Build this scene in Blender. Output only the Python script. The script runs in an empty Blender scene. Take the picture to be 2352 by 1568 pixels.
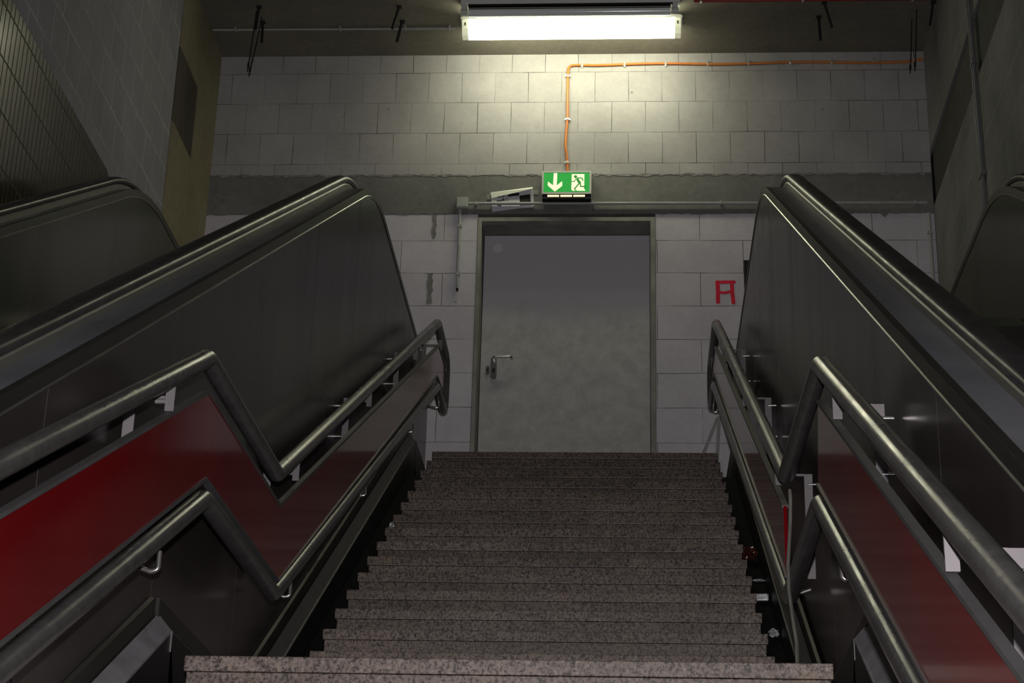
import bpy, bmesh, math, random
from mathutils import Vector, Matrix
random.seed(7)
S = bpy.context.scene
C = S.collection
PI = math.pi

# ------------------------------------------------------------------ camera
YAW, PITCH, ROLL, FPX = .0677, .3869, .0273, 4251.4
def cam_rows():
    def mm(a, b): return [[sum(a[i][k]*b[k][j] for k in range(3)) for j in range(3)] for i in range(3)]
    c, s = math.cos(YAW), math.sin(YAW); A = [[c, s, 0], [-s, c, 0], [0, 0, 1]]
    c, s = math.cos(PITCH), math.sin(PITCH); B = [[1, 0, 0], [0, c, s], [0, -s, c]]
    c, s = math.cos(ROLL), math.sin(ROLL); D = [[c, 0, s], [0, 1, 0], [-s, 0, c]]
    return mm(D, mm(B, A))
R = cam_rows()
right, fwd, up = Vector(R[0]), Vector(R[1]), Vector(R[2])
cd = bpy.data.cameras.new('camera')
cam = bpy.data.objects.new('camera', cd); C.objects.link(cam)
mw = Matrix((right, up, -fwd)).transposed().to_4x4()
cam.matrix_world = mw
cd.sensor_width = 36; cd.lens = FPX/2352*36; cd.clip_start = .05; cd.clip_end = 100
S.camera = cam

# ------------------------------------------------------------------ materials
def lin(r, g, b):
    f = lambda c: (c/255/12.92) if c/255 <= .04045 else ((c/255+.055)/1.055)**2.4
    return (f(r), f(g), f(b), 1)
class NT:
    def __init__(s, name):
        s.m = bpy.data.materials.new(name); s.m.use_nodes = True
        s.t = s.m.node_tree; s.n = s.t.nodes; s.b = s.n['Principled BSDF']
        s.tc = s.n.new('ShaderNodeTexCoord')
    def new(s, typ, **kw):
        n = s.n.new('ShaderNode'+typ)
        for k, v in kw.items():
            if k[0] == '_': n.inputs[k[1:].replace('_', ' ')].default_value = v
            else: setattr(n, k, v)
        return n
    def l(s, a, b): s.t.links.new(a, b)
    def noise(s, scale=5, detail=3, rough=.55, vec=None, stretch=None):
        n = s.new('TexNoise', _Scale=scale, _Detail=detail, _Roughness=rough)
        v = vec or s.tc.outputs['Object']
        if stretch:
            mp = s.new('Mapping'); mp.inputs['Scale'].default_value = stretch
            s.l(v, mp.inputs['Vector']); v = mp.outputs['Vector']
        s.l(v, n.inputs['Vector'])
        return n.outputs['Fac']
    def ramp(s, fac, stops):
        r = s.new('ValToRGB')
        e = r.color_ramp.elements
        while len(e) > len(stops): e.remove(e[-1])
        while len(e) < len(stops): e.new(1)
        for i, (p, c) in enumerate(stops):
            e[i].position = p; e[i].color = c if len(c) == 4 else (*c, 1)
        s.l(fac, r.inputs['Fac']); return r.outputs['Color']
    def mix(s, fac, a, b, mode='MIX'):
        m = s.new('Mix', data_type='RGBA', blend_type=mode)
        if isinstance(fac, (int, float)): m.inputs[0].default_value = fac
        else: s.l(fac, m.inputs[0])
        for i, x in ((6, a), (7, b)):
            if isinstance(x, tuple): m.inputs[i].default_value = x
            else: s.l(x, m.inputs[i])
        return m.outputs[2]
    def math(s, op, a, b=None, c=None):
        m = s.new('Math', operation=op)
        for i, x in enumerate((a, b, c)):
            if x is None: continue
            if isinstance(x, (int, float)): m.inputs[i].default_value = x
            else: s.l(x, m.inputs[i])
        return m.outputs[0]
    def bump(s, h, strength=.3, dist=.01):
        b = s.new('Bump', _Strength=strength, _Distance=dist)
        s.l(h, b.inputs['Height']); s.l(b.outputs[0], s.b.inputs['Normal'])
    def base(s, x):
        if isinstance(x, tuple): s.b.inputs['Base Color'].default_value = x
        else: s.l(x, s.b.inputs['Base Color'])
    def set(s, **kw):
        for k, v in kw.items():
            i = s.b.inputs[k.replace('_', ' ')]
            if isinstance(v, (int, float, tuple)): i.default_value = v
            else: s.l(v, i)
        return s
def g(v, d=0): return (v, v, v, 1)

def simple(name, col, rough=.5, metal=0, var=.15, scale=8, **kw):
    t = NT(name)
    c2 = tuple(x*(1-var) for x in col[:3])+(1,)
    c3 = tuple(min(1, x*(1+var)) for x in col[:3])+(1,)
    t.base(t.ramp(t.noise(scale, 4), [(.3, c2), (.7, c3)]))
    t.set(Roughness=rough, Metallic=metal, **kw)
    return t.m

# granite
def granite(name, k=1.0):
    t = NT(name)
    v = t.new('TexVoronoi', _Scale=165.0); t.l(t.tc.outputs['Object'], v.inputs['Vector'])
    sep = t.new('SeparateColor'); t.l(v.outputs['Color'], sep.inputs[0])
    n2 = t.noise(105, 5, .68, stretch=(1, 1, .75))
    f = t.math('ADD', t.math('MULTIPLY', sep.outputs[0], .14), t.math('MULTIPLY', n2, .86))
    col = t.ramp(f, [(.36, (.018*k, .015*k, .014*k)), (.43, (.066*k, .055*k, .049*k)), (.50, (.150*k, .122*k, .106*k)),
                     (.60, (.19*k, .158*k, .138*k)), (.70, (.27*k, .235*k, .21*k))])
    big = t.ramp(t.noise(1.6, 5, .65, stretch=(1, 1, 2.5)), [(.32, (.60, .58, .57)), (.68, (1.12, 1.09, 1.06))])
    col = t.mix(1.0, col, big, 'MULTIPLY')
    oi = t.new('ObjectInfo')
    col = t.mix(1.0, col, t.ramp(oi.outputs['Random'], [(0, (.80, .775, .76)), (1, (1.10, 1.08, 1.07))]), 'MULTIPLY')
    warm = t.ramp(t.noise(7, 2), [(.6, (0, 0, 0)), (.75, (1, 1, 1))])
    col = t.mix(t.math('MULTIPLY', warm, .25), col, (.20*k, .145*k, .08*k, 1))
    t.base(col); t.set(Roughness=.42)
    t.bump(n2, .06, .003)
    return t.m
M_tread = granite('speckled_granite_tread', 1.0)
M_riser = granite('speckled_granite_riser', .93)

# block walls (axes: which object axes run along the wall)
def blockwall(name, u, off_u, off_v, bw, bh, base, joint, jw=.004, dirty=.2, jmask=.5, bumpy=.25, sq=None, spots=True):
    t = NT(name)
    sx = t.new('SeparateXYZ'); t.l(t.tc.outputs['Object'], sx.inputs[0])
    cx = t.new('CombineXYZ')
    # joints wander a little
    w = t.math('MULTIPLY', t.math('SUBTRACT', t.noise(3.1, 3), .5), .012)
    t.l(t.math('ADD', t.math('ADD', sx.outputs[u], off_u), w), cx.inputs[0])
    t.l(t.math('ADD', t.math('ADD', sx.outputs[2], off_v), w), cx.inputs[1])
    br = t.new('TexBrick', offset=.5, offset_frequency=2)
    t.l(cx.outputs[0], br.inputs['Vector'])
    for k, v in dict(Scale=1.0, Mortar_Size=jw, Mortar_Smooth=.3, Bias=0.0, Brick_Width=bw, Row_Height=bh).items():
        br.inputs[k.replace('_', ' ')].default_value = v
    br.inputs['Color1'].default_value = g(.95); br.inputs['Color2'].default_value = g(1.03)
    br.inputs['Mortar'].default_value = g(1)
    col = t.mix(1.0, base, br.outputs['Color'], 'MULTIPLY')
    big = t.ramp(t.noise(1.7, 5, .6), [(.3, g(1-dirty)), (.7, g(1.05))])
    col = t.mix(1.0, col, big, 'MULTIPLY')
    fine = t.ramp(t.noise(35, 4, .6), [(.25, g(.93)), (.7, g(1.03))])
    col = t.mix(1.0, col, fine, 'MULTIPLY')
    msk = t.ramp(t.noise(2.3, 3, .6), [(jmask-.1, g(.25)), (jmask+.12, g(1))])
    col = t.mix(t.math('MULTIPLY', br.outputs['Fac'], msk), col, joint)
    if spots:
        sp = t.new('TexVoronoi', _Scale=3.6); t.l(t.tc.outputs['Object'], sp.inputs['Vector'])
        sm = t.ramp(sp.outputs['Distance'], [(.02, g(1)), (.045, g(0))])
        col = t.mix(t.math('MULTIPLY', sm, .7), col, tuple(x*.35 for x in base[:3])+(1,))
    t.base(col); t.set(Roughness=.88)
    h = t.math('SUBTRACT', t.math('MULTIPLY', t.noise(60, 4), .35), t.math('MULTIPLY', br.outputs['Fac'], 1.0))
    t.bump(h, bumpy, .006)
    return t.m
M_upper = blockwall('aerated_block_upper', 0, .73, 3.06, .2430, .25, (.40, .39, .385, 1), (.07, .066, .058, 1), .0028)
M_lower = blockwall('aerated_block_lower', 0, -.20, 4.421, .60, .25, (.60, .575, .62, 1), (.16, .15, .15, 1), .003, .15, .42)
M_sideL = blockwall('grey_painted_blocks_left', 1, .12, 4.84, .25, .26, (.36, .36, .39, 1), (.75, .75, .75, 1), .0036, .22, .53, .15, spots=False)
M_sideR = blockwall('grey_painted_blocks_right', 1, .1, 4.75, .5, .26, (.27, .27, .27, 1), (.48, .48, .47, 1), .003, .4, .56, .15, spots=False)

def concrete(name, c1, c2, scale=2.2, pits=True, rough=.85, stretch=None):
    t = NT(name)
    a = t.noise(scale, 6, .65, stretch=stretch)
    col = t.ramp(a, [(.3, c1), (.7, c2)])
    b = t.ramp(t.noise(22, 4, .6), [(.3, g(.85)), (.7, g(1.08))])
    col = t.mix(1.0, col, b, 'MULTIPLY')
    if pits:
        sp = t.new('TexVoronoi', _Scale=9.0); t.l(t.tc.outputs['Object'], sp.inputs['Vector'])
        sm = t.ramp(sp.outputs['Distance'], [(.05, g(1)), (.09, g(0))])
        col = t.mix(t.math('MULTIPLY', sm, .55), col, tuple(x*.3 for x in c1[:3])+(1,))
    t.base(col); t.set(Roughness=rough); t.bump(a, .2, .01)
    return t.m
M_beam = concrete('raw_concrete_beam', (.14, .14, .13, 1), (.23, .23, .21, 1), 1.6)
M_mortar = concrete('smeared_mortar', (.12, .12, .115, 1), (.34, .33, .32, 1), 30, False)
M_ceil = concrete('sooty_concrete_ceiling', (.14, .13, .105, 1), (.23, .212, .17, 1), 1.1)
M_dark = concrete('dark_concrete_band', (.055, .055, .05, 1), (.09, .09, .08, 1), 2)
M_olive = concrete('olive_plaster', (.235, .21, .135, 1), (.30, .27, .175, 1), 2.5, False)
M_hole = concrete('brown_bare_wall', (.05, .042, .034, 1), (.12, .10, .085, 1), 4, False, stretch=(1, 1, .3))
M_floor = concrete('worn_floor', (.09, .085, .08, 1), (.14, .13, .12, 1), 2, False, .6)
M_smear = concrete('dark_mortar_smear', (.17, .165, .15, 1), (.27, .26, .25, 1), 18, False)

# glazed tiles on left wall: narrow upright tiles
def tiles():
    t = NT('glazed_olive_strip_tiles')
    sx = t.new('SeparateXYZ'); t.l(t.tc.outputs['Object'], sx.inputs[0])
    cx = t.new('CombineXYZ'); t.l(t.math('ADD', sx.outputs[1], .02), cx.inputs[0]); t.l(t.math('ADD', sx.outputs[2], 5.19), cx.inputs[1])
    br = t.new('TexBrick', offset=0, offset_frequency=1); t.l(cx.outputs[0], br.inputs['Vector'])
    for k, v in dict(Scale=1.0, Mortar_Size=.0058, Mortar_Smooth=.2, Bias=0.0, Brick_Width=.0585, Row_Height=.25).items():
        br.inputs[k.replace('_', ' ')].default_value = v
    br.inputs['Color1'].default_value = (.045, .037, .016, 1); br.inputs['Color2'].default_value = (.062, .052, .024, 1)
    br.inputs['Mortar'].default_value = (.008, .008, .006, 1)
    t.base(br.outputs['Color'])
    t.set(Roughness=t.math('ADD', t.math('MULTIPLY', br.outputs['Fac'], .5), .19), Specular_IOR_Level=.4)
    t.bump(t.math('SUBTRACT', 1, br.outputs['Fac']), .5, .006)
    return t.m
M_tile = tiles()

# bronze-brown cladding sheet
def cladding(name, col, rough=.3, streak=True, metal=.0):
    t = NT(name)
    c1 = tuple(x*.85 for x in col)+(1,); c2 = tuple(x*1.12 for x in col)+(1,)
    n = t.noise(1.6, 3, .5, stretch=(1, 2.2, .35))
    t.base(t.ramp(n, [(.35, c1), (.65, c2)]))
    t.set(Roughness=t.math('ADD', t.math('MULTIPLY', t.noise(2, 3, stretch=(1, 2.5, .3)), .10), rough-.05), Metallic=metal, Specular_IOR_Level=.3 if name[:5] == 'brown' else .5)
    return t.m
M_clad = cladding('brown_coated_sheet', (.040, .034, .032), .26)
M_clad_in = cladding('olive_coated_sheet', (.075, .078, .055), .2)
M_deck = NT('brushed_steel_deck'); 
M_deck.base(M_deck.ramp(M_deck.noise(3, 5, .6), [(.3, (.14, .14, .155)), (.7, (.21, .21, .23))]))
M_deck.set(Metallic=.0, Specular_IOR_Level=.35, Roughness=M_deck.math('ADD', M_deck.math('MULTIPLY', M_deck.noise(18, 5, .7), .3), .27)); M_deck = M_deck.m
M_bevel = simple('dark_steel_edge', (.032, .032, .028, 1), .4, .3)
M_lip = simple('bright_metal_lip', (.30, .30, .26, 1), .3, .8)
M_guide = simple('olive_aluminium_guide', (.10, .102, .085, 1), .45, 0)
def rubber():
    t = NT('black_rubber')
    t.base(t.ramp(t.noise(6, 5), [(.3, (.026, .024, .025)), (.7, (.05, .047, .048))]))
    t.set(Roughness=t.math('ADD', t.math('MULTIPLY', t.noise(14, 5, .7), .35), .2))
    t.b.inputs['Specular IOR Level'].default_value = .3
    t.bump(t.noise(45, 4, .7), .12, .002)
    return t.m
M_rubber = rubber()
def rail():
    t = NT('worn_dark_steel_tube')
    n = t.noise(16, 5, .65)
    t.base(t.ramp(n, [(.3, (.056, .054, .053)), (.7, (.088, .085, .083))]))
    sp = t.ramp(t.noise(5, 3), [(.3, g(.0)), (.75, g(.12))])
    t.set(Metallic=.0, Specular_IOR_Level=.2, Roughness=t.math('ADD', sp, .19))
    return t.m
M_rail = rail()
def redpanel():
    t = NT('dark_red_enamel')
    t.base(t.ramp(t.noise(2.2, 3), [(.35, (.15, .0020, .005)), (.65, (.18, .0028, .006))]))
    t.set(Roughness=t.math('ADD', t.math('MULTIPLY', t.noise(5, 4, stretch=(1, 3, .4)), .06), .07), Specular_IOR_Level=.32)
    return t.m
M_red = redpanel()
M_trim = simple('panel_edge_steel', (.085, .084, .084, 1), .5, 0)
M_bracket = simple('zinc_bracket', (.19, .175, .18, 1), .5, .15, .08)
M_pin = simple('polished_pin', (.75, .72, .72, 1), .22, .9, .05)
M_duct = simple('duct_cover_steel', (.19, .188, .2, 1), .5, 0, .22, 14)
M_duct2 = simple('dark_duct_cover', (.05, .05, .05, 1), .5, 0, .25, 14)  # darker cover tone for the landing and upper flight
M_ductf = simple('duct_black_face', (.012, .012, .0125, 1), .45, 0)
M_gutter = simple('dusty_black_gutter', (.0065, .007, .0085, 1), .9, 0, .4, 30, Specular_IOR_Level=.1)
def doormat():
    t = NT('scuffed_grey_door')
    a = t.noise(9, 6, .7); b = t.noise(2.2, 4)
    sx = t.new('SeparateXYZ'); t.l(t.tc.outputs['Object'], sx.inputs[0])
    mr = t.new('MapRange'); mr.inputs[1].default_value = 5.25; mr.inputs[2].default_value = 5.0
    t.l(t.math('ADD', sx.outputs[2], t.math('MULTIPLY', t.math('SUBTRACT', b, .5), .35)), mr.inputs[0])
    low = mr.outputs[0]
    clean = (.50, .50, .525, 1)
    dirty = t.ramp(a, [(.38, (.35, .352, .347)), (.5, (.40, .402, .397)), (.62, (.45, .452, .447))])
    col = t.mix(low, clean, dirty)
    sm = t.ramp(t.noise(5, 6, .75), [(.60, g(0)), (.72, g(1))])
    col = t.mix(t.math('MULTIPLY', t.math('MULTIPLY', sm, low), .4), col, (.16, .165, .15, 1))
    t.base(col); t.set(Roughness=.42)
    return t.m
M_door = doormat()
M_frame = simple('stained_frame_concrete', (.25, .25, .215, 1), .7, 0, .3, 6)
M_reveal = simple('dark_door_reveal', (.20, .19, .175, 1), .7, 0, .25, 5)
M_handle = simple('steel_door_furniture', (.42, .41, .41, 1), .3, .8)
M_black = simple('black_paint', (.01, .01, .01, 1), .5)
M_dot = simple('pale_round_patch', (.62, .62, .64, 1), .6, 0, .04)
M_white = simple('white_painted_metal', (.78, .79, .76, 1), .5, 0, .06)
M_conduit = simple('grey_plastic_conduit', (.36, .37, .36, 1), .5, 0, .12)
M_conduit2 = simple('dull_grey_conduit', (.15, .15, .16, 1), .5, 0, .12)
M_box = simple('grey_plastic_box', (.33, .36, .33, 1), .55, 0, .08)
M_orange = simple('orange_cable_sheath', (.60, .19, .03, 1), .45, 0, .08)
M_clip = simple('zinc_clip', (.75, .75, .72, 1), .3, .7)
M_redpipe = simple('red_pipe', (.25, .02, .015, 1), .5)
M_wire = simple('black_steel_rod', (.012, .011, .011, 1), .7)
M_paper = simple('white_paper', (.60, .60, .64, 1), .8, 0, .04)
M_flap = simple('lamplit_paper_flap', (.78, .80, .70, 1), .8, 0, .04)  # paler, yellower copy of the sheet paper, lamp light put into the colour
M_tape = simple('clear_tape', (.28, .29, .25, 1), .35, 0, .05)
M_ink = simple('black_ink', (.008, .008, .008, 1), .7)
M_graf = simple('red_spray_paint', (.72, .010, .045, 1), .75, 0, .2, 25)
M_signbody = simple('grey_sign_housing', (.62, .66, .58, 1), .5, 0, .06)
M_foil = simple('crumpled_foil', (.36, .37, .37, 1), .35, .3, .3, 60)
M_wrap = simple('brown_glossy_wrapper', (.045, .012, .008, 1), .2, 0, .5, 40)
M_cable = simple('grey_loose_cable', (.22, .21, .19, 1), .55, 0, .15)
M_strut = simple('grey_steel_strut', (.30, .30, .31, 1), .5, .2)
M_glass = simple('tube_glass', (.85, .92, .90, 1), .12, 0, .03)
M_mirror = simple('polished_reflector', (.8, .82, .80, 1), .12, 1, .02)
def emis(name, col, st, base=(.8, .8, .8, 1)):
    t = NT(name); t.base(base); t.set(Emission_Color=col, Emission_Strength=st, Roughness=.5); return t.m
M_lampE = emis('lit_diffuser', (1.0, .985, .71, 1), 20)
M_lampE2 = emis('lit_diffuser_second', (1.0, 1.0, .72, 1), 3.5)
M_lens = emis('clear_diffuser_end', (1.0, 1.0, .70, 1), .35, (.75, .78, .62, 1))
M_gE = emis('green_sign_face', (.012, .36, .045, 1), .62, (.02, .3, .05, 1))
M_wE = emis('cream_sign_symbol', (1.0, .93, .55, 1), .72)
M_gE2 = emis('green_sign_figure', (.03, .26, .03, 1), .5, (.02, .3, .05, 1))
M_stripE = emis('cream_light_slot', (1.0, .86, .48, 1), .95)

# ------------------------------------------------------------------ mesh helpers
def link(name, bm, mat, parent=None, smooth=False, mats=None):
    bmesh.ops.recalc_face_normals(bm, faces=bm.faces)
    me = bpy.data.meshes.new(name); bm.to_mesh(me); bm.free()
    for m in (mats or [mat]): me.materials.append(m)
    if smooth:
        for p in me.polygons: p.use_smooth = True
        try: me.set_sharp_from_angle(angle=math.radians(40))
        except Exception: pass
    o = bpy.data.objects.new(name, me); C.objects.link(o)
    if parent is not None: o.parent = parent
    return o
def tag(o, label=None, cat=None, group=None, kind=None):
    if label: o['label'] = label
    if cat: o['category'] = cat
    if group: o['group'] = group
    if kind: o['kind'] = kind
    return o
def thing(name, label, cat, group=None, loc=(0, 0, 0)):
    o = bpy.data.objects.new(name, None); o.empty_display_size = .1; C.objects.link(o)
    o.location = loc
    return tag(o, label, cat, group)
def box(bm, x0, x1, y0, y1, z0, z1, bev=0):
    ret = bmesh.ops.create_cube(bm, size=1)
    vs = ret['verts']
    for v in vs:
        v.co = Vector((x0+(v.co.x+.5)*(x1-x0), y0+(v.co.y+.5)*(y1-y0), z0+(v.co.z+.5)*(z1-z0)))
    if bev:
        es = list({e for v in vs for e in v.link_edges})
        bmesh.ops.bevel(bm, geom=es, offset=bev, segments=2, affect='EDGES', profile=.5)
def boxobj(name, x0, x1, y0, y1, z0, z1, mat, parent=None, bev=0):
    bm = bmesh.new(); box(bm, x0, x1, y0, y1, z0, z1, bev); return link(name, bm, mat, parent)
def prism_x(bm, pts, x0, x1):      # polygon in (y,z), extruded along x
    a = [bm.verts.new((x0, y, z)) for y, z in pts]; b = [bm.verts.new((x1, y, z)) for y, z in pts]
    bm.faces.new(a); bm.faces.new(b[::-1])
    n = len(pts)
    for i in range(n): bm.faces.new((a[i], a[(i+1) % n], b[(i+1) % n], b[i]))
def prism_y(bm, pts, y0, y1):      # polygon in (x,z), extruded along y
    a = [bm.verts.new((x, y0, z)) for x, z in pts]; b = [bm.verts.new((x, y1, z)) for x, z in pts]
    bm.faces.new(a); bm.faces.new(b[::-1])
    n = len(pts)
    for i in range(n): bm.faces.new((a[i], a[(i+1) % n], b[(i+1) % n], b[i]))
def fillet(pts, r, seg=8):         # rounds the corners of a polyline (any dimension)
    P = [Vector(p) for p in pts]; out = [P[0]]
    for i in range(1, len(P)-1):
        rr = r[i] if isinstance(r, (list, tuple)) else r
        a = (P[i-1]-P[i]); b = (P[i+1]-P[i]); la, lb = a.length, b.length
        a.normalize(); b.normalize()
        ang = a.angle(b)
        d = min(rr/math.tan(ang/2), la*.48, lb*.48)
        p0, p1 = P[i]+a*d, P[i]+b*d
        for k in range(seg+1):
            t = k/seg
            out.append(p0*(1-t)**2+P[i]*2*t*(1-t)+p1*t*t)
    out.append(P[-1]); return out
def tube(bm, pts, r, n=16, cap=True):
    P = [Vector(p) for p in pts]
    rings = []; prev = None
    for i, p in enumerate(P):
        t = (P[min(i+1, len(P)-1)]-P[max(i-1, 0)]).normalized()
        if prev is None:
            a = Vector((1, 0, 0)) if abs(t.x) < .9 else Vector((0, 0, 1))
            nrm = t.cross(a).normalized()
        else:
            nrm = (prev-t*prev.dot(t)).normalized()
        prev = nrm; bn = t.cross(nrm)
        rings.append([bm.verts.new(p+(nrm*math.cos(2*PI*k/n)+bn*math.sin(2*PI*k/n))*r) for k in range(n)])
    for a, b in zip(rings, rings[1:]):
        for k in range(n): bm.faces.new((a[k], a[(k+1) % n], b[(k+1) % n], b[k]))
    if cap: bm.faces.new(rings[0][::-1]); bm.faces.new(rings[-1])
def tubeobj(name, pts, r, mat, parent=None, n=16):
    bm = bmesh.new(); tube(bm, pts, r, n); return link(name, bm, mat, parent, True)
def sweep(bm, path, prof, closed=True):  # path: (y,z) list; prof: (x, h) list, h is perpendicular to path
    rings = []
    for i, p in enumerate(path):
        a = path[max(i-1, 0)]; b = path[min(i+1, len(path)-1)]
        t = Vector((b[0]-a[0], b[1]-a[1])).normalized()
        rings.append([bm.verts.new((x, p[0]-t.y*h, p[1]+t.x*h)) for x, h in prof])
    n = len(prof)
    for a, b in zip(rings, rings[1:]):
        for k in range(n if closed else n-1): bm.faces.new((a[k], a[(k+1) % n], b[(k+1) % n], b[k]))
    if closed: bm.faces.new(rings[0][::-1]); bm.faces.new(rings[-1])

_lay = [0]
def lay():          # overlapping flat strokes get their own paint thickness
    _lay[0] = (_lay[0]+1) % 40
    return _lay[0]*.00004
# ------------------------------------------------------------------ dimensions (metres, eye at the origin)
RZ, GY = .15, .2746
SL = RZ/GY
XL, XR = -1.1846, .5338
Y1, Z1 = 10.6637, 3.6287       # top nosing
NUP = 17
ZLAND = Z1-NUP*RZ              # 1.0787
YFOOT = Y1-(NUP-1)*GY
YE = 4.887                     # nosing of the lower flight at the landing
YW = 11.7847
XWL, XWR = -3.0165, 2.1333
ZC = 7.09
def nose(y):
    if y >= Y1: return Z1
    z = Z1-SL*(Y1-y)
    if z < ZLAND:
        z = ZLAND if y > YE else ZLAND-SL*(YE-y)
    return z

# ------------------------------------------------------------------ staircase
st = thing('staircase', 'speckled granite staircase rising in two flights to the grey metal door', 'staircase', loc=(-.325, YE, ZLAND))
st_in = Matrix.Translation(-Vector(st.location))
def stpart(name, bm, mat):
    bmesh.ops.transform(bm, matrix=st_in, verts=bm.verts)
    return link(name, bm, mat, st)
def add_step(y, z, last=False):
    bm = bmesh.new(); ov = .004
    dx = random.uniform(-.002, .002)
    box(bm, XL-.008+dx, XR+.008+dx, y-ov, (y+GY+.02), z-.042, z, .003); stpart('tread', bm, M_tread)
    bm = bmesh.new(); box(bm, XL, XR, y+.002, y+.03, z-RZ+.0008, z-.0430, .001); stpart('riser', bm, M_riser)
for k in range(1, NUP): add_step(Y1-k*GY, Z1-k*RZ)
bm = bmesh.new(); box(bm, XL-.008, XR+.008, Y1-.004, YW-.005, Z1-.042, Z1, .003); stpart('top_landing', bm, M_tread)
bm = bmesh.new(); box(bm, XL, XR, Y1+.002, Y1+.03, Z1-RZ, Z1-.0435, .0015); stpart('riser', bm, M_riser)
bm = bmesh.new(); box(bm, XL-.008, XR+.008, YE-.004, YFOOT+.03, ZLAND-.042, ZLAND, .003); stpart('middle_landing', bm, M_tread)
bm = bmesh.new(); box(bm, XL, XR, YE+.002, YE+.03, ZLAND-RZ, ZLAND-.0435, .0015); stpart('riser', bm, M_riser)
NLOW = 20
for k in range(1, NLOW): add_step(YE-k*GY, ZLAND-k*RZ)
ZBOT = ZLAND-NLOW*RZ
# stepped body under the slabs
bm = bmesh.new()
low = [(YW-.01, 2.9), (YW-.01, Z1-.05), (Y1+.03, Z1-.05)]
for k in range(1, NUP): low += [(Y1+.03-(k-1)*GY, Z1-k*RZ-.05), (Y1-k*GY+.03, Z1-k*RZ-.05)]
low += [(YFOOT+.03, ZLAND-.05), (YE+.03, ZLAND-.05)]
for k in range(1, NLOW): low += [(YE+.03-(k-1)*GY, ZLAND-k*RZ-.05), (YE-k*GY+.03, ZLAND-k*RZ-.05)]
low += [(YE-(NLOW-1)*GY+.03, ZBOT-.1), (YE-(NLOW-1)*GY+1.4, ZBOT-.1)]
prism_x(bm, low, XL+.012, XR-.012); stpart('stair_body', bm, M_gutter)
# sloping gutters beside the steps
def gutter(x0, x1, nm):
    path = [(YE-NLOW*GY, ZBOT), (YE, ZLAND), (YFOOT-.25, ZLAND), (Y1-.3, Z1-.25), (YW-.01, Z1-.25)]
    path = [(y, z-(.19 if i < 3 else 0)) for i, (y, z) in enumerate(path)]
    pts = path+[(y, z-.25) for y, z in path[::-1]]
    bm = bmesh.new(); prism_x(bm, pts, x0, x1); return stpart('side_gutter', bm, M_gutter)
gutter(-1.296, XL+.01, 'l'); gutter(XR-.01, .626, 'r')

# ------------------------------------------------------------------ escalators
ES = .612
ZD = 4.53
YB = (ZD+.881)/ES
deck_path = fillet([(-.9, -.9*ES-.881), (YB, ZD), (YW-.02, ZD)], 1.5, 14)
deck_path = [(p.x, p.y) for p in deck_path]
def deck_z(y):
    for a, b in zip(deck_path, deck_path[1:]):
        if a[0] <= y <= b[0]: return a[1]+(b[1]-a[1])*(y-a[0])/(b[0]-a[0])
    return ZD
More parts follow.
